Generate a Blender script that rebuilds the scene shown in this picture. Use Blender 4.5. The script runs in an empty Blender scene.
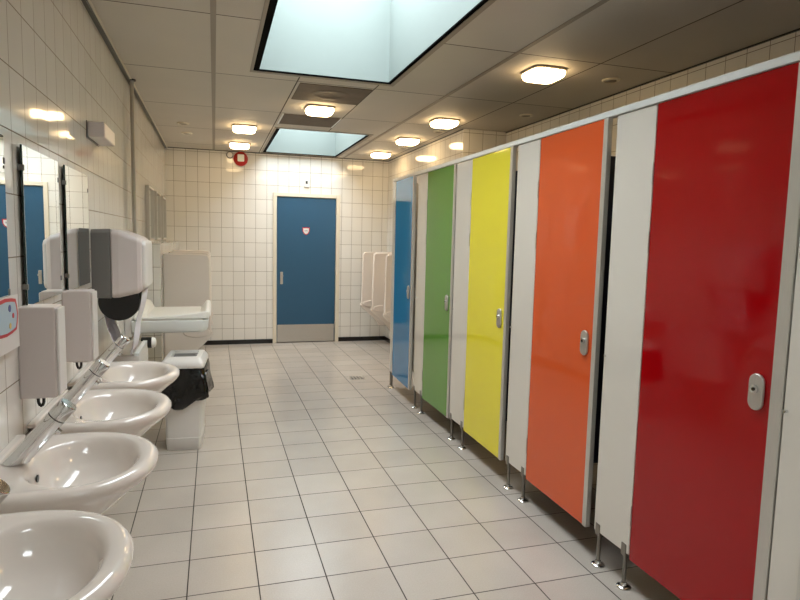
import bpy, bmesh, math, random
from mathutils import Vector, Matrix
random.seed(7)
PI = math.pi
R = math.radians
COL = bpy.context.scene.collection
SC = bpy.context.scene

# ------------------------------------------------------------------ camera
FPX, YAW, PITCH, ROLL = 598.478, 0.301778, 0.099555, -0.0234488
cd = bpy.data.cameras.new('camera'); cam = bpy.data.objects.new('camera', cd); COL.objects.link(cam)
cd.sensor_width = 36.0; cd.lens = FPX / 800 * 36.0; cd.clip_start = 0.02
cy, sy, cp, sp = math.cos(YAW), math.sin(YAW), math.cos(PITCH), math.sin(PITCH)
fw = Vector((sy * cp, cy * cp, -sp)); rt = Vector((cy, -sy, 0)); dn = fw.cross(rt)
c_, s_ = math.cos(ROLL), math.sin(ROLL)
rr = c_ * rt + s_ * dn; dd = -s_ * rt + c_ * dn
cam.matrix_world = Matrix(((rr.x, -dd.x, -fw.x, 0), (rr.y, -dd.y, -fw.y, 0), (rr.z, -dd.z, -fw.z, 1.505), (0, 0, 0, 1)))
SC.camera = cam

# ------------------------------------------------------------------ light
SKY = 10.5
LAMP = 13.5
w = bpy.data.worlds.new('world'); SC.world = w; w.use_nodes = True
bg = w.node_tree.nodes['Background']; bg.inputs[0].default_value = (0.90, 0.965, 1.0, 1); bg.inputs[1].default_value = SKY
SK1 = (0.29, 1.245, 1.7, 4.40)
SK2 = (0.66, 1.64, 6.58, 8.50)
SK_ADDED = (0.29, 1.60, -1.45, -0.15)  # added skylight behind the camera, unseen, brightens the near end
CEIL = 2.656
SHAFT = 0.80
for i, s in enumerate((SK1, SK2, SK_ADDED)):
    ld = bpy.data.lights.new('skylight_portal', 'AREA'); ld.shape = 'RECTANGLE'
    ld.size = s[1] - s[0]; ld.size_y = s[3] - s[2]; ld.cycles.is_portal = True
    lo = bpy.data.objects.new('skylight_portal', ld); COL.objects.link(lo)
    lo.location = ((s[0] + s[1]) / 2, (s[2] + s[3]) / 2, CEIL + SHAFT + 0.06)
vs = SC.view_settings
vs.view_transform = 'Standard'; vs.look = 'None'; vs.exposure = 0.50; vs.gamma = 1.0; vs.use_curve_mapping = False

# ------------------------------------------------------------------ materials
def lin(c):
    return tuple(((v / 255) / 12.92 if v / 255 <= 0.04045 else ((v / 255 + 0.055) / 1.055) ** 2.4) for v in c) + (1.0,)

class NT:
    def __init__(s, name):
        s.m = bpy.data.materials.new(name); s.m.use_nodes = True
        s.t = s.m.node_tree; s.b = s.t.nodes['Principled BSDF']
    def n(s, k, **kw):
        o = s.t.nodes.new(k)
        for a, v in kw.items(): setattr(o, a, v)
        return o
    def l(s, a, b): s.t.links.new(a, b)

def mat(name, col, rough=0.5, metal=0.0, bump=0.0, bscale=60, var=0.0, vscale=4, spec=0.5, coat=0.0, aniso=None):
    """procedural: noise tone variation + noise bump"""
    q = NT(name); b = q.b; c = lin(col)
    b.inputs['Base Color'].default_value = c
    b.inputs['Roughness'].default_value = rough; b.inputs['Metallic'].default_value = metal
    b.inputs['Specular IOR Level'].default_value = spec
    b.inputs['Coat Weight'].default_value = coat; b.inputs['Coat Roughness'].default_value = 0.04
    g = q.n('ShaderNodeNewGeometry')
    n1 = q.n('ShaderNodeTexNoise'); n1.inputs['Scale'].default_value = vscale; n1.inputs['Detail'].default_value = 4
    if aniso:
        mp = q.n('ShaderNodeMapping'); mp.inputs['Scale'].default_value = aniso
        q.l(g.outputs['Position'], mp.inputs[0]); q.l(mp.outputs[0], n1.inputs['Vector'])
    else:
        q.l(g.outputs['Position'], n1.inputs['Vector'])
    v = max(var, 0.015)
    mx = q.n('ShaderNodeMix', data_type='RGBA')
    mx.inputs[6].default_value = tuple(x * (1 - v) for x in c[:3]) + (1,)
    mx.inputs[7].default_value = tuple(min(1, x * (1 + v)) for x in c[:3]) + (1,)
    q.l(n1.outputs['Fac'], mx.inputs[0]); q.l(mx.outputs[2], b.inputs['Base Color'])
    if bump:
        n2 = q.n('ShaderNodeTexNoise'); n2.inputs['Scale'].default_value = bscale; n2.inputs['Detail'].default_value = 3
        q.l(g.outputs['Position'], n2.inputs['Vector'])
        bm = q.n('ShaderNodeBump'); bm.inputs['Strength'].default_value = bump; bm.inputs['Distance'].default_value = 0.01
        q.l(n2.outputs['Fac'], bm.inputs['Height']); q.l(bm.outputs[0], b.inputs['Normal'])
    return q.m

def tiles(name, axes, size, off, c1, c2, grout, mortar=0.0042, rough=0.07, wob=0.1, wscale=4.0, gdepth=0.5, speck=0.0, spec=0.5):
    q = NT(name); b = q.b
    g = q.n('ShaderNodeNewGeometry'); s = q.n('ShaderNodeSeparateXYZ'); q.l(g.outputs['Position'], s.inputs[0])
    cx = q.n('ShaderNodeCombineXYZ')
    for i, a in enumerate(axes):
        ad = q.n('ShaderNodeMath', operation='ADD'); ad.inputs[1].default_value = -off[i] + 40 * size[i]
        q.l(s.outputs[a], ad.inputs[0]); q.l(ad.outputs[0], cx.inputs[i])
    br = q.n('ShaderNodeTexBrick'); br.offset = 0.0; br.squash = 1.0; br.offset_frequency = 1; br.squash_frequency = 1
    br.inputs['Scale'].default_value = 1.0
    br.inputs['Brick Width'].default_value = size[0]; br.inputs['Row Height'].default_value = size[1]
    br.inputs['Mortar Size'].default_value = mortar / 2; br.inputs['Mortar Smooth'].default_value = 0.25
    br.inputs['Color1'].default_value = lin(c1); br.inputs['Color2'].default_value = lin(c2); br.inputs['Mortar'].default_value = lin(grout)
    br.inputs['Bias'].default_value = 0.0
    q.l(cx.outputs[0], br.inputs['Vector'])
    col = br.outputs['Color']
    if speck:
        n = q.n('ShaderNodeTexNoise'); n.inputs['Scale'].default_value = 160; n.inputs['Detail'].default_value = 3
        q.l(g.outputs['Position'], n.inputs['Vector'])
        n3 = q.n('ShaderNodeTexNoise'); n3.inputs['Scale'].default_value = 2.5; n3.inputs['Detail'].default_value = 3
        q.l(g.outputs['Position'], n3.inputs['Vector'])
        mm = q.n('ShaderNodeMath', operation='ADD'); q.l(n.outputs['Fac'], mm.inputs[0]); q.l(n3.outputs['Fac'], mm.inputs[1])
        mr = q.n('ShaderNodeMapRange'); mr.inputs[1].default_value = 0.6; mr.inputs[2].default_value = 1.4
        mr.inputs[3].default_value = 1 - speck; mr.inputs[4].default_value = 1 + speck * 0.5
        q.l(mm.outputs[0], mr.inputs[0])
        vm = q.n('ShaderNodeVectorMath', operation='SCALE'); q.l(col, vm.inputs[0]); q.l(mr.outputs[0], vm.inputs['Scale'])
        col = vm.outputs[0]
    q.l(col, b.inputs['Base Color'])
    rr_ = q.n('ShaderNodeMapRange'); rr_.inputs[3].default_value = rough; rr_.inputs[4].default_value = 0.75
    q.l(br.outputs['Fac'], rr_.inputs[0]); q.l(rr_.outputs[0], b.inputs['Roughness'])
    b.inputs['Specular IOR Level'].default_value = spec
    n2 = q.n('ShaderNodeTexNoise'); n2.inputs['Scale'].default_value = wscale; n2.inputs['Detail'].default_value = 1
    q.l(g.outputs['Position'], n2.inputs['Vector'])
    bp1 = q.n('ShaderNodeBump'); bp1.inputs['Strength'].default_value = wob; bp1.inputs['Distance'].default_value = 0.02
    q.l(n2.outputs['Fac'], bp1.inputs['Height'])
    inv = q.n('ShaderNodeMath', operation='SUBTRACT'); inv.inputs[0].default_value = 1; q.l(br.outputs['Fac'], inv.inputs[1])
    bp2 = q.n('ShaderNodeBump'); bp2.inputs['Strength'].default_value = gdepth; bp2.inputs['Distance'].default_value = 0.003
    q.l(inv.outputs[0], bp2.inputs['Height']); q.l(bp1.outputs[0], bp2.inputs['Normal']); q.l(bp2.outputs[0], b.inputs['Normal'])
    return q.m

TW, TH = 0.1515, 0.2
WC1, WC2, WG = (234, 231, 225), (229, 226, 219), (126, 112, 96)
M = {}
M['tile_x'] = tiles('wall_tile_facing_x', (1, 2), (TW, TH), (2.225, 1.822), WC1, WC2, WG)
M['tile_y'] = tiles('wall_tile_facing_y', (0, 2), (TW, TH), (-0.055, 1.822), WC1, WC2, WG)
M['tile_z'] = tiles('wall_tile_facing_up', (1, 0), (TW, TH), (2.225, -0.45), WC1, WC2, WG)
M['floor'] = tiles('floor_tile', (0, 1), (0.2945, 0.2935), (1.352, 2.225), (190, 181, 171), (183, 174, 164), (62, 54, 48),
                   mortar=0.006, rough=0.25, wob=0.05, wscale=9, gdepth=0.6, speck=0.12, spec=0.45)
M['ceiling'] = tiles('ceiling_panel', (0, 1), (0.59, 1.185), (0.005, 3.405), (206, 199, 188), (201, 194, 183), (84, 74, 64),
                     mortar=0.011, rough=0.6, wob=0.03, gdepth=0.6, speck=0.05, spec=0.3)
M['bar'] = mat('ceiling_bar_paint', (150, 140, 126), 0.5)
M['shaft'] = mat('shaft_dimmed_grey', (129, 139, 136), 0.8, var=0.02, spec=0.2)  # white shaft walls; dimming and cool sky tint put into the colour
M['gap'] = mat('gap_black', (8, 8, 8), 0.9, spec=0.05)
M['black'] = mat('black_plastic', (14, 14, 15), 0.35)
M['base'] = mat('black_skirting_tile', (22, 20, 20), 0.15)
M['cream'] = mat('cream_frame_paint', (226, 217, 198), 0.35)
M['alu'] = mat('brushed_aluminium', (200, 196, 188), 0.4, 0.55, aniso=(40, 40, 1.5), var=0.08, vscale=8)
M['steel'] = mat('brushed_steel', (196, 191, 184), 0.33, 0.75, aniso=(60, 60, 3), var=0.12, vscale=6)
M['foot_steel'] = mat('dull_steel', (132, 127, 120), 0.3, 0.8)
M['chrome'] = mat('chrome', (215, 215, 215), 0.06, 1.0)
M['white_lam'] = mat('white_laminate', (218, 212, 202), 0.12, coat=0.4, bump=0.015, bscale=7)
M['rail'] = mat('white_rail', (226, 228, 226), 0.3)
M['ceramic'] = mat('white_ceramic', (226, 216, 207), 0.06, coat=0.5, var=0.02)
M['abs'] = mat('white_plastic', (226, 222, 218), 0.28, bump=0.02, bscale=300)
M['abs_soap'] = mat('pale_pinkish_plastic', (216, 206, 203), 0.33, bump=0.02, bscale=300)
M['grey_abs'] = mat('grey_plastic', (112, 110, 107), 0.3)
M['cloth'] = mat('cotton_towel', (228, 226, 236), 0.9, bump=0.5, bscale=120)
M['mat_vinyl'] = mat('cream_vinyl', (240, 238, 231), 0.4, bump=0.1, bscale=14)
M['bag'] = mat('black_bin_liner', (4, 4, 5), 0.2, bump=0.8, bscale=14, spec=0.5)
M['blue_door'] = mat('blue_paint', (46, 88, 118), 0.32, bump=0.02, bscale=120, var=0.03)
M['red_pl'] = mat('red_plastic', (180, 30, 18), 0.3)
M['navy'] = mat('navy_laminate', (32, 38, 58), 0.3)
M['dark_mesh'] = mat('brown_grille', (108, 94, 78), 0.7, var=0.3, vscale=9)
M['pvc'] = mat('grey_pipe_paint', (178, 170, 158), 0.4)
M['red_ink'] = mat('red_ink', (200, 30, 40), 0.3)
M['blue_ink'] = mat('blue_ink', (36, 60, 140), 0.3)
M['yellow_ink'] = mat('yellow_ink', (225, 190, 90), 0.3)
M['pale_ink'] = mat('pale_blue_ink', (176, 200, 214), 0.3)
M['grey_ink'] = mat('grey_ink', (120, 120, 130), 0.3)
def lam(name, col): return mat(name, col, 0.06, coat=0.0, bump=0.012, bscale=5, var=0.02, spec=0.42)
DOORC = dict(red=(158, 3, 10), orange=(216, 90, 44), yellow=(236, 222, 60), green=(100, 152, 66), blue=(44, 130, 186))
for k, v in DOORC.items(): M[k] = lam(k + '_laminate', v)
q = NT('mirror_glass'); q.b.inputs['Base Color'].default_value = (0.86, 0.9, 0.88, 1); q.b.inputs['Metallic'].default_value = 1; q.b.inputs['Roughness'].default_value = 0.01
M['mirror'] = q.m
q = NT('mirror_edge'); q.b.inputs['Base Color'].default_value = (0.01, 0.03, 0.025, 1); q.b.inputs['Roughness'].default_value = 0.15
M['mirror_edge'] = q.m
q = NT('lamp_glow'); q.b.inputs['Base Color'].default_value = (1, 0.95, 0.85, 1)
q.b.inputs['Emission Color'].default_value = (1.0, 0.70, 0.36, 1); q.b.inputs['Emission Strength'].default_value = LAMP
M['glow'] = q.m
q = NT('skylight_pane'); t = q.n('ShaderNodeBsdfTransparent'); gl = q.n('ShaderNodeBsdfGlossy'); gl.inputs['Roughness'].default_value = 0.05
mx = q.n('ShaderNodeMixShader'); mx.inputs[0].default_value = 0.06
q.l(t.outputs[0], mx.inputs[1]); q.l(gl.outputs[0], mx.inputs[2]); q.l(mx.outputs[0], q.t.nodes['Material Output'].inputs[0])
M['pane'] = q.m

# ------------------------------------------------------------------ mesh helpers
class B:
    def __init__(s): s.b = bmesh.new()
    def box(s, x0, x1, y0, y1, z0, z1, rot=None, at=None):
        v = [s.b.verts.new((x, y, z)) for x in (x0, x1) for y in (y0, y1) for z in (z0, z1)]
        for f in ((0, 1, 3, 2), (4, 6, 7, 5), (0, 4, 5, 1), (2, 3, 7, 6), (0, 2, 6, 4), (1, 5, 7, 3)):
            s.b.faces.new([v[i] for i in f])
        return s
    def tube(s, a, b, r, r2=None, n=20, cap=True):
        a = Vector(a); b = Vector(b); d = (b - a).normalized()
        u = d.orthogonal().normalized(); w_ = d.cross(u); r2 = r if r2 is None else r2
        A = [s.b.verts.new(a + (u * math.cos(2 * PI * i / n) + w_ * math.sin(2 * PI * i / n)) * r) for i in range(n)]
        Z = [s.b.verts.new(b + (u * math.cos(2 * PI * i / n) + w_ * math.sin(2 * PI * i / n)) * r2) for i in range(n)]
        for i in range(n): s.b.faces.new((A[i], A[(i + 1) % n], Z[(i + 1) % n], Z[i]))
        if cap: s.b.faces.new(A[::-1]); s.b.faces.new(Z)
        return s
    def rings(s, rs, close=True, cap0=True, cap1=True):
        V = [[s.b.verts.new(p) for p in r] for r in rs]
        n = len(V[0])
        for a, b in zip(V, V[1:]):
            for i in range(n if close else n - 1):
                s.b.faces.new((a[i], a[(i + 1) % n], b[(i + 1) % n], b[i]))
        if cap0: s.b.faces.new(V[0][::-1])
        if cap1: s.b.faces.new(V[-1])
        return s
    def lathe(s, prof, c, axis='z', n=28):
        rs = []
        for r, h in prof:
            ring = []
            for i in range(n):
                a = 2 * PI * i / n; u, v = r * math.cos(a), r * math.sin(a)
                ring.append({'z': (c[0] + u, c[1] + v, c[2] + h), 'y': (c[0] + v, c[1] + h, c[2] + u), 'x': (c[0] + h, c[1] + u, c[2] + v)}[axis])
            rs.append(ring)
        return s.rings(rs)
    def prism(s, pts, a0, a1, axis='y'):
        f = {'y': lambda p, a: (p[0], a, p[1]), 'x': lambda p, a: (a, p[0], p[1]), 'z': lambda p, a: (p[0], p[1], a)}[axis]
        return s.rings([[f(p, a0) for p in pts], [f(p, a1) for p in pts]])
    def done(s, name, m, parent=None, smooth=False, bevel=0, seg=2, loc=None, sub=0):
        bmesh.ops.recalc_face_normals(s.b, faces=s.b.faces)
        me = bpy.data.meshes.new(name); s.b.to_mesh(me); s.b.free()
        me.materials.append(M[m] if isinstance(m, str) else m)
        o = bpy.data.objects.new(name, me); COL.objects.link(o)
        if parent: o.parent = parent
        if loc: o.location = loc
        if smooth:
            for p in me.polygons: p.use_smooth = True
            try: me.set_sharp_from_angle(angle=R(40))
            except Exception: pass
        if bevel:
            bv = o.modifiers.new('bevel', 'BEVEL'); bv.width = bevel; bv.segments = seg; bv.limit_method = 'ANGLE'; bv.angle_limit = R(35)
        if sub:
            sb = o.modifiers.new('sub', 'SUBSURF'); sb.levels = sub; sb.render_levels = sub
        return o
def bx(x0, x1, y0, y1, z0, z1): return B().box(x0, x1, y0, y1, z0, z1)
def struct(o): o['kind'] = 'structure'; return o
def tag(o, label, cat, group=None):
    o['label'] = label; o['category'] = cat
    if group: o['group'] = group
    return o
def thing(name, loc, label, cat, group=None, rz=0):
    o = bpy.data.objects.new(name, None); COL.objects.link(o); o.location = loc; o.rotation_euler = (0, 0, rz); o.empty_display_size = 0.1
    return tag(o, label, cat, group)
def dup(root, loc, label, rz=None):
    r = root.copy(); COL.objects.link(r); r.location = loc; r['label'] = label
    if rz is not None: r.rotation_euler = (0, 0, rz)
    def rec(src, dst):
        for ch in list(src.children):
            c = ch.copy(); COL.objects.link(c); c.parent = dst; rec(ch, c)
    rec(root, r)
    return r

# ------------------------------------------------------------------ room shell
XL, XR, XR2, YB, YF, YS = -0.613, 2.45, 2.94, 8.6, -1.6, 5.82
FX = 1.71
struct(bx(XL - .15, XR2 + .15, YF - .15, YB + .15, -0.12, 0).done('floor', 'floor'))
b = B(); T = CEIL + 0.08
xs = sorted({XL - .15, SK1[0], SK1[1], SK2[0], SK2[1], SK_ADDED[0], SK_ADDED[1], XR2 + .15}); ys = sorted({YF - .15, SK1[2], SK1[3], SK2[2], SK2[3], SK_ADDED[2], SK_ADDED[3], YB + .15})
for i in range(len(xs) - 1):
    for j in range(len(ys) - 1):
        mxx, myy = (xs[i] + xs[i + 1]) / 2, (ys[j] + ys[j + 1]) / 2
        if any(s[0] < mxx < s[1] and s[2] < myy < s[3] for s in (SK1, SK2, SK_ADDED)): continue
        b.box(xs[i], xs[i + 1], ys[j], ys[j + 1], CEIL, T)
bmesh.ops.remove_doubles(b.b, verts=b.b.verts, dist=1e-5)
ceil = struct(b.done('ceiling', 'ceiling'))
b = B()
b.box(-0.012, 0.018, YF, YB, CEIL - 0.004, CEIL + .002)
b.done('grid_bar', 'bar', ceil)
b = B(); b.box(1.757, 1.787, YF, YB, CEIL - 0.004, CEIL + .002); b.done('grid_bar', 'bar', ceil)
struct(bx(XL - .15, XL, YF - .15, YB + .15, 0, CEIL).done('wall_left', 'tile_x'))
DX0, DX1, DZ = 0.787, 1.735, 2.13
b = B(); b.box(XL, DX0, YB, YB + .15, 0, CEIL); b.box(DX1, XR2 + .1, YB, YB + .15, 0, CEIL); b.box(DX0, DX1, YB, YB + .15, DZ, CEIL); b.box(DX0, DX1, YB + .09, YB + .15, 0, DZ)
struct(b.done('wall_back', 'tile_y'))
b = B(); b.box(XR, XR2 + .15, YS, YB + .15, 0, CEIL)
for f in b.b.faces: pass
wr = b.done('wall_right', 'tile_x')
wr.data.materials.append(M['tile_y'])
for p in wr.data.polygons:
    if abs(p.normal.y) > 0.5: p.material_index = 1
struct(wr)
struct(bx(XR2, XR2 + .15, YF - .15, YS, 0, CEIL).done('wall_cubicles', 'tile_x')); bpy.data.objects['wall_cubicles'].name = 'wall_right_recessed'
struct(bx(XL, XR2, YF - .15, YF, 0, CEIL).done('wall_front', 'tile_y'))
# plinth wall behind the urinals on the left
PX, PY0, PZ = -0.45, 5.6, 1.43
wl = B().box(XL, PX, PY0, YB, 0, PZ).done('wall_ledge', 'tile_x')
wl.data.materials.append(M['tile_y']); wl.data.materials.append(M['tile_z'])
for p in wl.data.polygons:
    if abs(p.normal.y) > 0.5: p.material_index = 1
    if abs(p.normal.z) > 0.5: p.material_index = 2
struct(wl)
# skirting, perimeter trim, and a black strip for the left shadow line
b = B(); b.box(PX, DX0, YB - .012, YB, 0, .062); b.box(DX1, XR, YB - .012, YB, 0, .062); struct(b.done('baseboard_back', 'base'))
struct(bx(XR - .012, XR, YS, YB - .012, 0, .062).done('baseboard_right', 'base'))
struct(bx(PX, PX + .012, PY0, YB - .012, 0, .062).done('baseboard_left', 'base'))
struct(bx(XL, XL + .022, YF, YB, CEIL - .022, CEIL).done('trim_shadow_line', 'black'))  # black strip paints the shadow line where wall meets ceiling
struct(bx(XL + .022, XL + .034, YF, YB, CEIL - .006, CEIL).done('trim_2', 'cream'))
struct(bx(XR2 - .012, XR2, YF, YS, CEIL - .008, CEIL).done('trim_3', 'black'))
struct(bx(XR - .012, XR, YS, YB, CEIL - .008, CEIL).done('trim_4', 'black'))
struct(bx(XL + .03, XR, YB - .01, YB, CEIL - .008, CEIL).done('trim_5', 'black'))

# skylights: two real ones and the added, unseen third
for i, s in enumerate((SK1, SK2, SK_ADDED)):
    x0, x1, y0, y1 = s; z1 = CEIL + SHAFT
    e = bpy.data.objects.new('window_%d' % (i + 1), None); COL.objects.link(e); e.location = ((x0 + x1) / 2, (y0 + y1) / 2, CEIL); e['kind'] = 'structure'
    lx, ly = (x1 - x0) / 2, (y1 - y0) / 2
    t_ = .04
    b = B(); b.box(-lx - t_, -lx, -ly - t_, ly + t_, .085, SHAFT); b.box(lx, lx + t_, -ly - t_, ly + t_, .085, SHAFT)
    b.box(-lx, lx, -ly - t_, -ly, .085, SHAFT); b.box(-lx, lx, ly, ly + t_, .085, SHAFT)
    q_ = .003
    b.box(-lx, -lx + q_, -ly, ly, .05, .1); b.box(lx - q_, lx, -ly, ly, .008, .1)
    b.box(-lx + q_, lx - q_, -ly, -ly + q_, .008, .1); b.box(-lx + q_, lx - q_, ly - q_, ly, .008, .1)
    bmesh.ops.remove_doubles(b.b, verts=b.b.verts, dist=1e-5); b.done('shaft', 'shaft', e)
    t_ = .014
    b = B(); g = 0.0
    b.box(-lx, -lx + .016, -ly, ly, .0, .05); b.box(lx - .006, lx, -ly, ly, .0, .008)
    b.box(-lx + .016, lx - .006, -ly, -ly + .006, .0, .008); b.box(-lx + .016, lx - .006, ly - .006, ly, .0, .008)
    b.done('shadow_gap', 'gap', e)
    f = .045
    b = B()
    b.box(-lx - f, -lx - .024, -ly - f, ly + f, -.006, .0); b.box(lx + .014, lx + f, -ly - f, ly + f, -.006, .0)
    b.box(-lx - .024, lx + .014, -ly - f, -ly - .006, -.006, .0); b.box(-lx - .024, lx + .014, ly + .006, ly + f, -.006, .0)
    b.done('ceiling_frame', 'bar', e)
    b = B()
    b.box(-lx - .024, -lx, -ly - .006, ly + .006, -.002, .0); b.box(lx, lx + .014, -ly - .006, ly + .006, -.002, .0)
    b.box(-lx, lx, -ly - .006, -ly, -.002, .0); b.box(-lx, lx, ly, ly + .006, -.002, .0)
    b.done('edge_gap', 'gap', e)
    B().box(-lx - .04, lx + .04, -ly - .04, ly + .04, SHAFT, SHAFT + .012).done('pane', 'pane', e)

# back door
e = bpy.data.objects.new('door_1', None); COL.objects.link(e); e.location = ((DX0 + DX1) / 2, YB, 0); e['kind'] = 'structure'
hw = (DX1 - DX0) / 2
b = B(); fr = .052
b.box(-hw, -hw + fr, -.018, .09, 0, DZ); b.box(hw - fr, hw, -.018, .09, 0, DZ); b.box(-hw + fr, hw - fr, -.018, .09, DZ - fr, DZ)
b.done('frame', 'cream', e, bevel=.004)
lw = hw - fr - .006
leaf = bx(-lw, lw, .0, .04, .01, DZ - fr - .006).done('leaf', 'blue_door', e, bevel=.002)
bx(-lw + .006, lw - .01, -.003, .0, .012, .262).done('kick_plate', 'steel', leaf)
b = B(); b.box(-lw + .045, -lw + .083, -.009, 0, .845, 1.02); hp = b.done('handle_plate', 'alu', leaf, bevel=.006)
b = B(); b.tube((-lw + .064, -.05, .965), (-lw + .064, 0, .965), .009); b.tube((-lw + .064, -.058, .965), (-lw + .064, -.04, .965), .018)
b.done('door_handle', 'steel', leaf, smooth=True)
for z in (.2, 1.02, 1.85): B().tube((lw + .003, -.012, z), (lw + .003, -.012, z + .09), .009).done('hinge', 'steel', leaf, smooth=True)
def shield(sx, sz, y): return [(-sx, sz), (-sx * .55, sz * .95), (0, sz * 1.02), (sx * .55, sz * .95), (sx, sz), (sx * .95, 0), (sx * .6, -sz * .62), (0, -sz), (-sx * .6, -sz * .62), (-sx * .95, 0)]
b = B(); b.prism([(x - .01, z + 1.60) for x, z in shield(.052, .055, 0)], -.002, 0); st = b.done('sticker', 'red_ink', leaf)
b = B(); b.prism([(x - .01, z + 1.60) for x, z in shield(.04, .043, 0)], -.003, -.002); b.done('sticker_face', 'rail', st)
b = B()
for k in range(4): b.box(-.032 + k * .012, -.026 + k * .012, -.0035, -.003, 1.598, 1.618)
b.done('lettering', 'grey_ink', st)

# sounder, grey dome and sensor on back wall
t = thing('alarm_sounder', (.352, YB, 2.556), 'round red fire alarm sounder with a square cream lens on the back wall', 'alarm')
B().lathe([(.09, 0), (.096, -.01), (.096, -.03), (.085, -.045), (.06, -.055)], (0, 0, 0), 'y').done('body', 'red_pl', t, smooth=True)
B().box(-.044, .044, -.085, -.05, -.04, .055).done('lens', 'mat_vinyl', t, bevel=.012, seg=3)
t = thing('wall_speaker', (.21, YB, 2.6), 'small round white unit with a grey ring left of the red sounder', 'speaker')
B().lathe([(.045, 0), (.047, -.015), (.04, -.03)], (0, 0, 0), 'y').done('ring', 'grey_abs', t, smooth=True)
B().lathe([(.036, -.03), (.034, -.038), (.02, -.044)], (0, 0, 0), 'y').done('cover', 'abs', t, smooth=True)
t = thing('wall_sensor', (1.252, YB, 2.27), 'small white sensor box with a dark window above the blue door', 'sensor')
B().box(-.036, .036, -.022, 0, -.052, .052).done('housing', 'abs', t, bevel=.006)
B().box(-.012, .012, -.026, -.022, -.005, .035).done('sensor_window', 'black', t)

# ------------------------------------------------------------------ ceiling fittings
def lamp(x, y, label, g='square ceiling lamps'):
    t = thing('ceiling_lamp', (x, y, CEIL), label, 'lamp', g)
    s = .127
    def ring(h, z, k=5):
        r = []
        n = 32
        for i in range(n):
            a = 2 * PI * (i + .5) / n; c, s2 = math.cos(a), math.sin(a)
            r.append((h * math.copysign(abs(c) ** (2 / k), c), h * math.copysign(abs(s2) ** (2 / k), s2), z))
        return r
    B().rings([ring(s, 0), ring(s, -.012), ring(s * .96, -.016)]).done('base', 'bar', t, smooth=True)
    B().rings([ring(s * .93, -.016), ring(s * .93, -.03), ring(s * .88, -.048), ring(s * .76, -.058), ring(s * .5, -.062)]).done('diffuser', 'glow', t, smooth=True)
    return t
L0 = lamp(2.115, 3.68, 'lit square ceiling lamp over the cubicles, largest and nearest of the row above the doors')
for x, y, lb in ((2.115, 5.50, 'lit square ceiling lamp above the cubicles, second nearest in the right-hand row'),
                 (2.12, 6.66, 'lit square ceiling lamp in the right-hand row, second from the back wall'),
                 (2.13, 7.86, 'lit square ceiling lamp in the right-hand row, closest to the back wall'),
                 (.90, 5.42, 'lit square ceiling lamp between the two brown vent panels'),
                 (.31, 6.64, 'lit square ceiling lamp left of the far skylight, nearer of the pair'),
                 (.31, 7.86, 'lit square ceiling lamp left of the far skylight, nearest the red sounder')):
    dup(L0, (x, y, CEIL), lb)
dup(L0, (2.13, 1.2, CEIL), 'added lit square ceiling lamp over the cubicles, unseen, brightening the near end')  # extra unseen lamp, added to light the near end
def ringf(x, y, label):
    t = thing('ceiling_speaker', (x, y, CEIL), label, 'speaker', 'round ceiling fittings')
    B().lathe([(.062, 0), (.06, -.008), (.045, -.012), (.042, -.006)], (0, 0, 0)).done('rim', 'cream', t, smooth=True)
    B().lathe([(.036, 0), (.036, -.01), (.02, -.014)], (0, 0, 0)).done('cone', 'bar', t, smooth=True)
    return t
C0 = ringf(2.66, 3.70, 'round flush ceiling fitting above the orange cubicle door, nearest of all')
for x, y, lb in ((2.70, 4.97, 'round flush ceiling fitting above the yellow cubicle beside the tiled corner'),
                 (2.27, 6.05, 'round flush ceiling fitting right of the lamps in the alcove, nearer one'),
                 (2.27, 7.3, 'round flush ceiling fitting in the alcove, farther one'),
                 (-.30, 6.72, 'round flush ceiling fitting near the left wall, nearer one'),
                 (-.29, 7.34, 'round flush ceiling fitting near the left wall, farther one')):
    dup(C0, (x, y, CEIL), lb)
def vent(x0, x1, y0, y1, label, rails, disc):
    t = thing('ceiling_vent', ((x0 + x1) / 2, (y0 + y1) / 2, CEIL), label, 'vent')
    hx, hy = (x1 - x0) / 2, (y1 - y0) / 2
    g = B().box(-hx, hx, -hy, hy, -.005, 0).done('grille', 'dark_mesh', t)
    if rails:
        for q0 in (-hx - .012, hx): B().box(q0, q0 + .012, -hy, hy, -.009, 0).done('side_rail', 'rail', t)
    if disc:
        B().lathe([(.16, -.005), (.15, -.0085), (.11, -.0085), (.10, -.006)], (0, 0, 0)).done('ring', 'dark_mesh', t, smooth=True)
vent(.62, 1.175, 4.62, 5.17, 'brown perforated square ceiling vent with a faint round outlet', False, True)
vent(.63, 1.165, 5.80, 6.30, 'plain brown ceiling vent with white side rails by the far skylight', True, False)
# ------------------------------------------------------------------ left wall
def mirror(yc, z0, z1, wd, label, grp, tilt=0.0, frame=False):
    t = thing('framed_mirror' if frame else 'wall_mirror', (XL, yc, z0), label, 'mirror', grp)
    h = z1 - z0; a = math.tan(tilt); hw_ = wd / 2
    off = .010
    def px(y): return off + (hw_ - y) * a
    y0, y1 = -hw_, hw_
    th = .006
    B().prism([(px(y0), y0), (px(y1), y1), (px(y1) + th, y1), (px(y0) + th, y0)], 0, h, 'z').done('edge', 'mirror_edge', t)
    B().prism([(px(y0) + th, y0 + .001), (px(y1) + th, y1 - .001), (px(y1) + th + .001, y1 - .001), (px(y0) + th + .001, y0 + .001)], .001, h - .001, 'z').done('glass', 'mirror', t)
    for yy in (y0 + .004, y1 - .004):
        for zz in (h * .12, h * .86):
            B().box(0, px(yy) + th + .0035, yy - .005, yy + .005, zz - .010, zz + .010).done('clip', 'grey_abs', t, bevel=.002)
    return t
TL = R(0.06)
mirror(2.50, 1.257, 1.787, .47, 'frameless rectangular wall mirror, middle one of three, reflecting the blue door beside pale frame', 'washbasin mirrors', TL)
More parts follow.
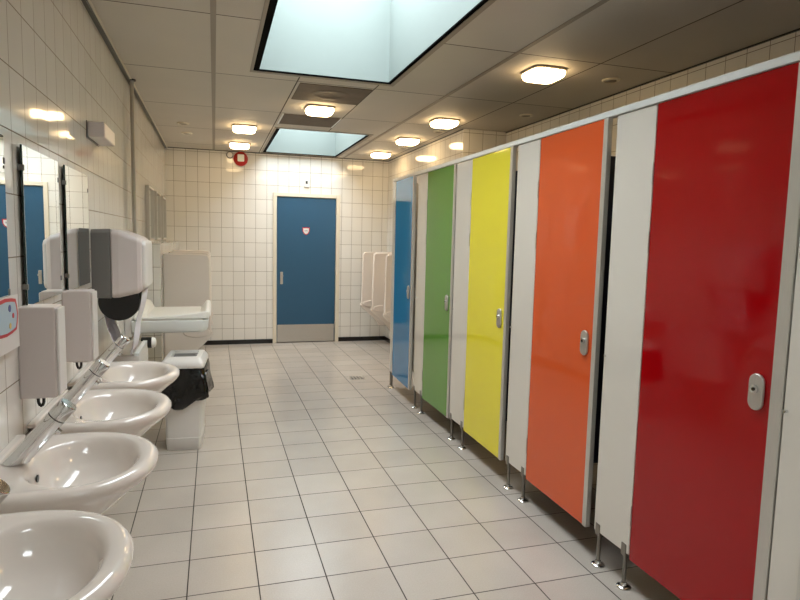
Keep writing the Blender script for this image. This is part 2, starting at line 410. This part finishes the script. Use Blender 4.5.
mirror(3.09, 1.257, 1.787, .47, 'frameless rectangular wall mirror right beside the towel dispenser', 'washbasin mirrors', TL)
mirror(1.85, 1.257, 1.787, .47, 'frameless rectangular wall mirror cut off at the left edge of the view', 'washbasin mirrors', TL)
# framed tall mirrors above the ledge
fm = thing('framed_mirror', (XL, 6.35, 1.45), 'tall steel-framed mirror on the left wall above the tiled ledge, nearest of three', 'mirror', 'framed mirrors over the urinals')
W, H = .5, .51
b = B(); b.box(0, .035, -W / 2, -W / 2 + .02, 0, H); b.box(0, .035, W / 2 - .02, W / 2, 0, H); b.box(0, .035, -W / 2 + .02, W / 2 - .02, 0, .02); b.box(0, .035, -W / 2 + .02, W / 2 - .02, H - .02, H)
b.done('frame', 'steel', fm, bevel=.003)
B().box(.004, .018, -W / 2 + .02, W / 2 - .02, .02, H - .02).done('glass', 'mirror', fm)
for y, lb in ((7.15, 'middle'), (7.95, 'farthest')):
    dup(fm, (XL, y, 1.45), 'tall steel-framed mirror on the left wall above the tiled ledge, %s of three' % lb)
# pipe
t = thing('wall_pipe', (XL + .03, 5.02, 1.40), 'thin grey vertical pipe with a clamp running down the left wall', 'pipe')
B().tube((0, 0, -.9), (0, 0, CEIL - 1.40), .015).done('pipe', 'pvc', t, smooth=True)
B().tube((0, 0, .085), (0, 0, .12), .020).done('clamp', 'steel', t, smooth=True)
B().box(-.03, -.012, -.01, .01, .092, .112).done('clamp_arm', 'steel', t)
B().tube((0, 0, CEIL - 1.41), (0, 0, CEIL - 1.40), .03).done('collar', 'black', t, smooth=True)
# white box on wall
t = thing('wall_box', (XL, 3.42, 1.99), 'long white plastic box fixed high on the left wall over the mirrors', 'box')
B().box(.004, .084, .004, .34, 0, .078).done('cover', 'abs_soap', t, bevel=.008, seg=3)
B().box(0, .004, .002, .34, -.006, .08).done('backplate', 'grey_abs', t)
# hand washing card
t = thing('sign_card', (XL + .041, 2.01, 1.16), 'small white card with a scalloped red border at the foot of the leftmost mirror', 'sign')
B().box(-.041, -.02, -.12, .125, -.015, .085).done('mount', 'abs', t, bevel=.003)
B().box(-.02, -.017, -.12, .125, -.015, .15).done('backing', 'abs', t)
pts = []
n = 24
for i in range(n):
    a = 2 * PI * i / n; k = 4; c, s2 = math.cos(a), math.sin(a)
    r = 1 + (.05 if i % 3 == 0 else 0)
    pts.append((.108 * r * math.copysign(abs(c) ** (2 / k), c), 0.09 + .054 * r * math.copysign(abs(s2) ** (2 / k), s2)))
B().prism(pts, -.017, -.015, 'x').done('border', 'red_ink', t)
B().prism([(y * .86, .09 + (z - .09) * .82) for y, z in pts], -.015, -.0135, 'x').done('card_face', 'pale_ink', t)
B().tube((-.0135, .03, .115), (-.0125, .03, .115), .011).done('dot', 'blue_ink', t)
B().tube((-.0135, .06, .09), (-.0125, .06, .09), .008).done('dot', 'red_ink', t)
B().tube((-.0135, .03, .062), (-.0125, .03, .062), .009).done('dot', 'yellow_ink', t)
# soap dispensers
def soap(y, label):
    t = thing('soap_dispenser', (XL, y, .955), label, 'dispenser', 'soap dispensers')
    B().box(0, .110, 0, .105, 0, .305).done('body', 'abs_soap', t, bevel=.006, seg=3)
    B().box(.110, .119, .004, .101, .006, .299).done('front_cover', 'abs', t, bevel=.008, seg=3)
    B().box(.03, .09, .03, .075, -.006, 0).done('base_plate', 'grey_abs', t)
    b = B(); pr = [(.040, 0), (.041, -.024), (.046, -.036), (.052, -.036), (.057, -.026), (.058, 0)]
    for a, c in zip(pr, pr[1:]): b.tube((a[0], .05, a[1]), (c[0], .05, c[1]), .005, n=10)
    b.done('lever', 'black', t, smooth=True)
    return t
s0 = soap(2.2, 'pale boxy soap dispenser between the two nearer mirrors, closer of the pair')
dup(s0, (XL, 2.80, .955), 'pale boxy soap dispenser next to the towel dispenser, farther of the pair')
# cotton towel dispenser
t = thing('towel_dispenser', (XL, 3.45, 1.165), 'large white and grey roller towel dispenser on the tiled wall beside the mirrors', 'dispenser')
DL = .42
def dsec(x, y0, y1, z0, z1, r=.02):
    return [(x, y0 + r, z0), (x, y1 - r, z0), (x, y1, z0 + r), (x, y1, z1 - r), (x, y1 - r, z1), (x, y0 + r, z1), (x, y0, z1 - r), (x, y0, z0 + r)]
B().rings([dsec(0, 0, DL, 0, .36), dsec(.092, 0, DL, -.004, .365)]).done('grey_body', 'grey_abs', t, bevel=.004)
B().rings([dsec(.092, .002, DL - .002, -.002, .363), dsec(.13, .0, DL, .0, .358), dsec(.22, .004, DL - .004, .022, .325), dsec(.243, .02, DL - .02, .035, .312)]).done('white_cover', 'abs_soap', t, bevel=.01, seg=3)
B().rings([dsec(.236, .022, DL - .022, .04, .308), dsec(.262, .03, DL - .03, .05, .30)]).done('front_panel', 'abs', t, bevel=.01, seg=3)
B().tube((.125, .03, -.022), (.125, .38, -.022), .102, n=40).done('roller', 'black', t, smooth=True)
def strip(x0, z0, x1, z1, y0, y1, name, nseg=14):
    b = B(); rs = []
    for i in range(nseg + 1):
        k = i / nseg; x = x0 + (x1 - x0) * k + .004 * math.sin(k * 9); z = z0 + (z1 - z0) * k; row = []
        for j in range(13):
            u = j / 12; row.append((x + .006 * math.sin(u * 14 + k * 2) * k, y0 + (y1 - y0) * u, z))
        rs.append(row)
    V = [[b.b.verts.new(p) for p in r] for r in rs]
    for a, c in zip(V, V[1:]):
        for i in range(12): b.b.faces.new((a[i], a[i + 1], c[i + 1], c[i]))
    o = b.done(name, 'cloth', t, smooth=True); m_ = o.modifiers.new('solid', 'SOLIDIFY'); m_.thickness = .003; return o
strip(.238, .03, .17, -.32, .06, .34, 'towel_loop')
strip(.02, 0, .10, -.31, .06, .34, 'towel_loop')
# small white cabinet with steel ramp and bumper
t = thing('wall_cabinet', (XL, 3.72, .42), 'small white wall cabinet with steel top edge and black knob behind the farthest washbasin', 'cabinet')
B().box(0, .19, 0, .5, 0, .38).done('body', 'abs', t, bevel=.004)
B().box(.0, .165, .0, .5, .38, .39).done('top_plate', 'steel', t)
B().box(.165, .19, .0, .5, .38, .395).done('edge_strip', 'rail', t)
B().tube((.15, .49, .375), (.215, .49, .375), .036).done('bumper_cap', 'black', t, smooth=True, bevel=.003)
B().lathe([(.034, .215), (.034, .228), (.026, .238), (.012, .242)], (0, .49, .375), 'x').done('bumper', 'mat_vinyl', t, smooth=True)

# ------------------------------------------------------------------ washbasins and taps
def basin(y, label):
    t = thing('washbasin', (XL, y, 0.840), label, 'washbasin', 'white washbasins')
    n = 64
    def outline(x0, x1, hy, z, back=7.0, front=2.15, slope=0.0):
        r = []; xm = x0 + (x1 - x0) * .42
        for i in range(n):
            a = 2 * PI * i / n; c, s2 = math.cos(a), math.sin(a)
            if c >= 0:
                k = front; x = xm + (x1 - xm) * abs(c) ** (2 / k)
            else:
                k = back; x = xm - (xm - x0) * abs(c) ** (2 / k)
            yy = hy * math.copysign(abs(s2) ** (2 / k), s2)
            r.append((x, yy, z + slope * (x - x0)))
        return r
    def oval(cx, ax, ay, z, k=2.1):
        return [(cx + ax * math.copysign(abs(math.cos(2 * PI * i / n)) ** (2 / k), math.cos(2 * PI * i / n)), ay * math.copysign(abs(math.sin(2 * PI * i / n)) ** (2 / k), math.sin(2 * PI * i / n)), z) for i in range(n)]
    D, HY = .445, .262
    rs = [outline(.0, .20, .10, -.175), outline(.0, .27, .15, -.16), outline(.0, .345, .195, -.115), outline(.0, .40, .235, -.062),
          outline(.0, D - .010, HY - .008, -.034), outline(.0, D, HY, -.018), outline(.002, D - .001, HY - .001, -.006), outline(.005, D - .010, HY - .009, .004), outline(.008, D - .020, HY - .018, .008),
          outline(.012, D - .030, HY - .028, .008)]
    ov = [(.245, .156, .208, .004), (.245, .148, .200, -.002), (.245, .140, .192, -.014), (.245, .132, .182, -.036), (.248, .125, .168, -.062), (.245, .105, .140, -.090), (.242, .075, .10, -.112), (.24, .035, .045, -.122), (.24, .02, .022, -.124)]
    rs += [oval(*o) for o in ov]
    body = B().rings(rs, cap0=True, cap1=True).done('bowl', 'ceramic', t, smooth=True)
    for p in body.data.polygons: p.use_smooth = True
    B().box(.0, .03, -.245, .245, .0, .016).done('back_ledge', 'ceramic', t, bevel=.007, seg=3)
    B().lathe([(.024, -.1245), (.024, -.120), (.018, -.119)], (.24, 0, 0)).done('drain', 'chrome', t, smooth=True)
    B().lathe([(.011, .0), (.011, .004)], (.118, .0, -.045), 'x').done('overflow_hole', 'black', t)
    b = B(); b.tube((.2, 0, -.17), (.2, 0, -.30), .018); b.tube((.2, 0, -.30), (.2, 0, -.37), .032); b.tube((.2, 0, -.33), (.0, 0, -.33), .016)
    b.done('trap', 'abs', t, smooth=True)
    return t
def tap(y, label):
    t = thing('basin_tap', (XL, y, 0.8485), label, 'tap', 'chrome taps')
    a = Vector((.068, 0, .0)); e_ = Vector((.208, 0, .163)); d = (e_ - a).normalized()
    n = 32
    u = Vector((0, 1, 0)); w_ = d.cross(u)
    rs = []
    # oval foot flaring on the deck, then the leaning barrel
    def ring(c, r, flat=0.0):
        out = []
        for i in range(n):
            an = 2 * PI * i / n
            p = c + u * (math.cos(an) * r) + w_ * (math.sin(an) * r)
            if flat: 
                k = (p.z - .0) / d.z; p = p - d * k
            out.append(tuple(p))
        return out
    rs = [ring(a, .027, 1), ring(a + d * .03, .0262), ring(a + d * .12, .026), ring(e_ - d * .052, .026)]
    B().rings(rs).done('barrel', 'chrome', t, smooth=True)
    B().rings([ring(e_ - d * .0515, .0245), ring(e_ - d * .049, .0245)]).done('groove', 'grey_abs', t, smooth=True)
    B().rings([ring(e_ - d * .0485, .0262), ring(e_ - d * .004, .0262), ring(e_, .0235)]).done('push_button', 'chrome', t, smooth=True, bevel=.001)
    o = a + d * .135 - w_ * 0
    dnv = Vector((d.z, 0, -d.x))
    B().tube(o + dnv * .015, o + dnv * .036, .0095, .008).done('spout', 'chrome', t, smooth=True)
    return t
SP = .595
bl = ['fourth white washbasin, farthest, beside the bin', 'third white washbasin, next to the farthest one', 'second white washbasin, with its whole bowl in view in front', 'nearest white washbasin, cut off at the bottom left corner']
tl = ['chrome tilted push tap on the farthest washbasin', 'chrome tilted push tap on the third washbasin', 'large chrome tilted push tap on the second washbasin', 'chrome push tap on the nearest washbasin, only its tip in view']
b0 = basin(3.09, bl[0]); t0 = tap(3.09, tl[0])
for k in (1, 2, 3):
    dup(b0, (XL, 3.09 - SP * k, .840), bl[k]); dup(t0, (XL, 3.09 - SP * k, .8485), tl[k])

# ------------------------------------------------------------------ bin with liner
t = thing('waste_bin', (-.205, 4.50, 0), 'white plastic waste bin with a black liner folded over the rim', 'bin', rz=R(-4))
def rrect(hx, hy, z, r=.03, n=8, amp=0, ph=0, cx=0, cy=0):
    out = []
    for qx, qy, a0 in ((1, 1, 0), (-1, 1, 90), (-1, -1, 180), (1, -1, 270)):
        for i in range(n):
            a = R(a0 + 90 * i / (n - 1)); out.append([cx + qx * (hx - r) + r * math.cos(a), cy + qy * (hy - r) + r * math.sin(a), z])
    return out
B().rings([rrect(.108, .155, .0, .02), rrect(.113, .16, .006, .022), rrect(.118, .168, .09, .022), rrect(.116, .166, .092, .022), rrect(.132, .185, .54, .025)]).done('body', 'abs', t, smooth=True)
# liner: draped crumpled skirt
def dens(hx, hy, z, amp, k):
    out = []
    base = rrect(hx, hy, 0, .03, 8)
    P = []
    for i, p in enumerate(base):
        q_ = base[(i + 1) % len(base)]
        m_ = 1 if (Vector(q_[:2]) - Vector(p[:2])).length < .03 else 10
        for j in range(m_): P.append((p[0] + (q_[0] - p[0]) * j / m_, p[1] + (q_[1] - p[1]) * j / m_))
    N = len(P)
    for i, (x, y) in enumerate(P):
        a = 2 * PI * i / N
        f = 1 + amp * (math.sin(11 * a + k * 2.3) * .6 + abs(math.sin(19 * a + 5 * k)) * .6 - .3 + math.sin(5 * a - k * 1.7) * .6 + random.uniform(-.35, .35))
        zz = z
        out.append((x * f, y * f, zz + (amp > 0.03) * (.045 * math.sin(2 * a + 3.4) + .02 * math.sin(7 * a))))
    return out
rs = [dens(.128, .180, .595, 0, 0), dens(.139, .190, .60, .004, 0), dens(.145, .197, .585, .01, .4), dens(.152, .204, .55, .03, .9), dens(.160, .212, .50, .045, 1.3), dens(.166, .217, .45, .055, 1.9), dens(.170, .218, .40, .06, 2.6), dens(.166, .212, .365, .06, 3.0), dens(.150, .200, .35, .05, 3.1), dens(.136, .190, .36, .02, 3.1)]
B().rings(rs, cap0=False, cap1=False).done('bin_liner', 'bag', t, smooth=True)
# lid: white frame, sloping surround with open slot and swing flap
b = B()
b.rings([rrect(.140, .192, .585, .03), rrect(.144, .196, .592, .03), rrect(.144, .196, .615, .03), rrect(.136, .188, .632, .03), rrect(.118, .165, .655, .02), rrect(.088, .115, .66, .012), rrect(.084, .110, .652, .012), rrect(.084, .110, .625, .012)], cap0=False, cap1=False)
lid = b.done('lid', 'abs', t, smooth=True)
B().box(-.084, .084, -.11, .11, .606, .61).done('slot', 'black', t)
b = B(); b.rings([[(-.07, -.06, .63), (.07, -.06, .63), (.07, .0, .652), (-.07, .0, .652)], [(-.07, -.06, .635), (.07, -.06, .635), (.07, .0, .657), (-.07, .0, .657)]])
b.box(-.078, .078, .005, .105, .635, .642)
b.done('swing_flap', 'grey_abs', t)

# ------------------------------------------------------------------ baby changing table
t = thing('changing_table', (XL, 4.55, .80), 'white fold-down baby changing table on the left wall behind the bin', 'changing table')
B().box(0, .05, .02, .81, -.03, .12).done('wall_housing', 'abs', t, bevel=.012, seg=3)
def tr(x0, x1, y0, y1, z, r=.05, n=8):
    out = []
    for qx, qy, a0 in ((1, 1, 0), (-1, 1, 90), (-1, -1, 180), (1, -1, 270)):
        rr2 = r if qx > 0 else .01
        for i in range(n):
            a = R(a0 + 90 * i / (n - 1)); cx_ = x1 - rr2 if qx > 0 else x0 + rr2; cy_ = y1 - rr2 if qy > 0 else y0 + rr2
            out.append((cx_ + rr2 * math.cos(a), cy_ + rr2 * math.sin(a), z))
    return out
B().rings([tr(.05, .53, .03, .80, 0), tr(.05, .555, .008, .822, .012), tr(.05, .565, 0, .83, .035), tr(.05, .57, 0, .83, .088), tr(.05, .562, .006, .824, .092), tr(.06, .545, .02, .81, .088), tr(.06, .54, .026, .804, .06)]).done('tray', 'rail', t, smooth=True)
# padded mat: raised sides and thin middle
def pad(x0, x1, y0, y1, z0, z1, tilt=0):
    b_ = B(); nx, ny = 10, 10
    return b_.box(x0, x1, y0, y1, z0, z1)
mt = bx(.07, .53, .04, .80, .06, .105).done('mattress', 'mat_vinyl', t, bevel=.015, seg=3)
b = B()
b.rings([[(.06, .03, .095), (.06, .10, .095), (.06, .09, .112), (.06, .035, .115)], [(.30, .03, .095), (.30, .10, .095), (.30, .09, .118), (.30, .03, .124)], [(.57, .03, .10), (.57, .10, .10), (.575, .085, .148), (.575, .028, .156)]])
b.done('bolster', 'mat_vinyl', mt, bevel=.012, seg=3, smooth=True)
b = B(); b.rings([[(.50, .06, .10), (.585, .06, .11), (.58, .06, .155), (.55, .06, .16)], [(.50, .78, .10), (.585, .78, .10), (.58, .78, .155), (.55, .78, .165)]])
b.done('bolster', 'mat_vinyl', mt, bevel=.012, seg=3)
b = B(); b.rings([[(.05, .06, .10), (.14, .06, .10), (.10, .06, .12), (.065, .06, .125)], [(.05, .78, .10), (.14, .78, .10), (.11, .78, .165), (.065, .78, .175)]])
b.done('bolster', 'mat_vinyl', mt, bevel=.012, seg=3)
for yy in (.1, .72): B().tube((.14, yy, .004), (.04, yy, -.018), .01).done('strut', 'alu', t, smooth=True)

# ------------------------------------------------------------------ urinals and privacy screens
def screen(x, y, sgn, label):
    t = thing('urinal_screen', (x, y, 0), label, 'screen', 'ceramic urinal screens')
    k = .96
    P = [(0, 1.335), (.33, 1.335), (.405, 1.328), (.425, 1.30), (.435, .62), (.45, .60), (.452, .575), (.43, .55), (.39, .51), (.34, .46), (.29, .42), (.25, .37), (.225, .33), (.20, .29), (0, .28)]
    b_ = B(); b_.prism([(sgn * p * k, z) for p, z in P], -.022, .022)
    b_.done('panel', 'ceramic', t, bevel=.012, seg=4, smooth=True)
    b_ = B(); b_.rings([[(sgn * k * (.30 + .13 * math.cos(a)), yy, .60 + .05 * math.sin(a)) for a in [2 * PI * i / 20 for i in range(20)]] for yy in (-.032, .032)])
    b_.done('lip', 'ceramic', t, bevel=.012, seg=3, smooth=True)
    return t
def urinal(x, y, sgn, label):
    t = thing('urinal', (x, y, 0), label, 'urinal', 'wall urinals')
    n = 28
    def sec(z, d, hw_):
        out = []
        for i in range(n):
            a = PI * i / (n - 1) - PI / 2
            out.append((sgn * max(0.0, d * math.cos(a) ** .8 if math.cos(a) > 0 else 0), hw_ * math.sin(a), z))
        return out
    rs = [sec(.42, .06, .05), sec(.45, .14, .10), sec(.52, .24, .135), sec(.60, .29, .15), sec(.64, .295, .152), sec(.66, .26, .148), sec(.80, .16, .145), sec(1.0, .13, .14), sec(1.08, .09, .12), sec(1.10, .05, .09)]
    B().rings(rs).done('bowl', 'ceramic', t, smooth=True)
    return t
names = ['nearest', 'middle', 'farthest']
for i, y in enumerate((5.88, 6.6, 7.32)):
    screen(PX, y, 1, 'white ceramic urinal screen on the left ledge wall, %s of three, behind the changing table' % names[i])
for i, y in enumerate((6.24, 6.96)):
    urinal(PX, y, 1, 'white urinal on the left ledge wall, %s, between ceramic screens' % ('nearer one' if i == 0 else 'farther one'))
for i, y in enumerate((7.0, 7.6, 8.2)):
    s_ = screen(XR, y, -1, 'white ceramic urinal screen on the right alcove wall, %s of three' % names[i])
    s_.scale = (1.13, 1, 1)
for i, y in enumerate((7.3, 7.9)):
    urinal(XR, y, -1, 'white urinal on the right alcove wall, %s, between ceramic screens' % ('nearer one' if i == 0 else 'farther one'))
# floor drain
t = thing('floor_drain', (1.47, 6.25, 0), 'small square metal drain grate in the floor before the urinals', 'drain')
B().box(-.075, .075, -.075, .075, 0, .003).done('plate', 'steel', t)
b = B()
for i in range(4):
    for j in range(4): b.box(-.062 + i * .034, -.042 + i * .034, -.062 + j * .034, -.042 + j * .034, .003, .0036)
b.done('slots', 'black', t)

# ------------------------------------------------------------------ toilet cubicles
def stadium(cy_, cz, ry, hz, n=12):
    return [(cy_ + ry * math.cos(PI * i / n), cz + hz + ry * math.sin(PI * i / n)) for i in range(n + 1)] + [(cy_ - ry * math.cos(PI * i / n), cz - hz - ry * math.sin(PI * i / n)) for i in range(n + 1)]
TH_ = .022
HG = dict(red=2.06, orange=2.968, yellow=3.878, green=4.787, blue=5.705)
def cubicle(col, hinge, wcol, wtrim, p0, p1, angle, label, shut):
    """hinge: far edge of the door; p0..p1: white panel on the near side"""
    t = thing('toilet_cubicle', (FX, hinge, 0), label, 'cubicle', 'toilet cubicles')
    d = B().box(0, TH_, -wcol, 0, .15, 2.075).done('door', col, t)
    d.rotation_euler = (0, 0, -R(angle)); d.location = (0, 0, 0)
    B().box(-.003, TH_ + .001, -wcol - wtrim, -wcol, .148, 2.077).done('edge_trim', 'alu', d, bevel=.003)
    ly = -wcol + (.048 if col == 'red' else .055)
    b_ = B(); b_.prism(stadium(ly, 1.035, .028, .033), -.012, 0, 'x'); b_.done('lock_plate', 'steel', d, bevel=.004, seg=3, smooth=True)
    b_ = B(); b_.tube((-.020, ly, 1.045), (-.012, ly, 1.045), .014); b_.tube((-.0205, ly, 1.045), (-.019, ly, 1.045), .006); b_.done('lock_knob', 'chrome', d, smooth=True)
    b_ = B(); b_.tube((-.0225, ly, 1.045), (-.02, ly, 1.045), .006); b_.done('indicator', 'black', d)
    for z in (.345, 1.52, 1.80):
        B().box(-.006, TH_, .0, .005, z - .045, z + .045).done('hinge', 'steel', t, bevel=.002)
    # near-side white front panel, with brackets and feet
    a0, a1 = p0 - hinge, p1 - hinge
    pn = B().box(.0, TH_, a0, a1, .165, 2.075).done('front_panel', 'white_lam', t, bevel=.003)
    for yy in (a0 + .032, a1 - .030):
        B().box(-.004, TH_ + .004, yy - .016, yy + .016, .150, .205).done('bracket', 'foot_steel', pn, bevel=.003)
        f_ = B(); f_.tube((TH_ / 2, yy, .022), (TH_ / 2, yy, .16), .0095); f_ = f_.done('foot', 'foot_steel', t, smooth=True)
        B().lathe([(.031, 0), (.032, .005), (.028, .009), (.016, .013), (.012, .024)], (TH_ / 2, yy, 0)).done('foot_plate', 'chrome', f_, smooth=True)
    B().tube((-.012, a0 + .0 + (a1 - a0) - .012, 1.0), (0, a1 - .012, 1.0), .005).done('door_stop', 'chrome', t, smooth=True)
    # partition to the back wall of the cubicle
    yc = (p0 + p1) / 2 - hinge
    B().box(TH_, XR2 - FX - .006, yc - .014, yc + .014, .15, 2.03).done('partition', 'navy', t)
    return t
cubicle('red', HG['red'], .61, .045, 1.30, 1.40, 0, 'toilet cubicle with the glossy red door and steel lock, nearest of the row', True)
cubicle('orange', HG['orange'], .57, .032, 2.066, 2.315, .8, 'toilet cubicle with the glossy orange door between two white panels', False)
cubicle('yellow', HG['yellow'], .575, .032, 2.975, 3.225, .8, 'toilet cubicle with the glossy yellow door, middle of the row', False)
cubicle('green', HG['green'], .575, .036, 3.885, 4.155, 0, 'toilet cubicle with the glossy green door, beside the white panel next to the blue one', True)
cubicle('blue', HG['blue'], .60, .032, 4.795, 5.035, 2.2, 'toilet cubicle with the narrow-looking blue door at the far end of the row', False)
# far end panel
t = thing('end_panel', (FX, 5.76, 0), 'narrow white end panel beyond the blue cubicle door', 'panel')
p_ = B().box(0, TH_, -.042, .045, .165, 2.075).done('front_panel', 'white_lam', t, bevel=.003)
B().box(TH_, XR - FX, .017, .045, .15, 2.075).done('side_panel', 'white_lam', t)
for yy in (-.012, .03):
    f_ = B().tube((TH_ / 2, yy, .022), (TH_ / 2, yy, .17), .0095).done('foot', 'foot_steel', t, smooth=True)
    B().lathe([(.03, 0), (.031, .006), (.022, .013), (.014, .024)], (TH_ / 2, yy, 0)).done('foot_plate', 'chrome', f_, smooth=True)
# near-side end edge strip belongs to the red cubicle
t = thing('edge_strip', (FX, 1.292, 0), 'grey metal edge strip ending the cubicle row near the camera', 'trim')
B().box(-.004, TH_ + .004, -.008, .008, .165, 2.075).done('strip', 'alu', t)
# head rail
hr = thing('head_rail', (FX, 3.55, 2.075), 'long white top rail running above all the cubicle doors', 'rail')
B().box(-.008, TH_ + .008, -2.27, 2.255, .003, .032).done('rail', 'rail', hr, bevel=.003)
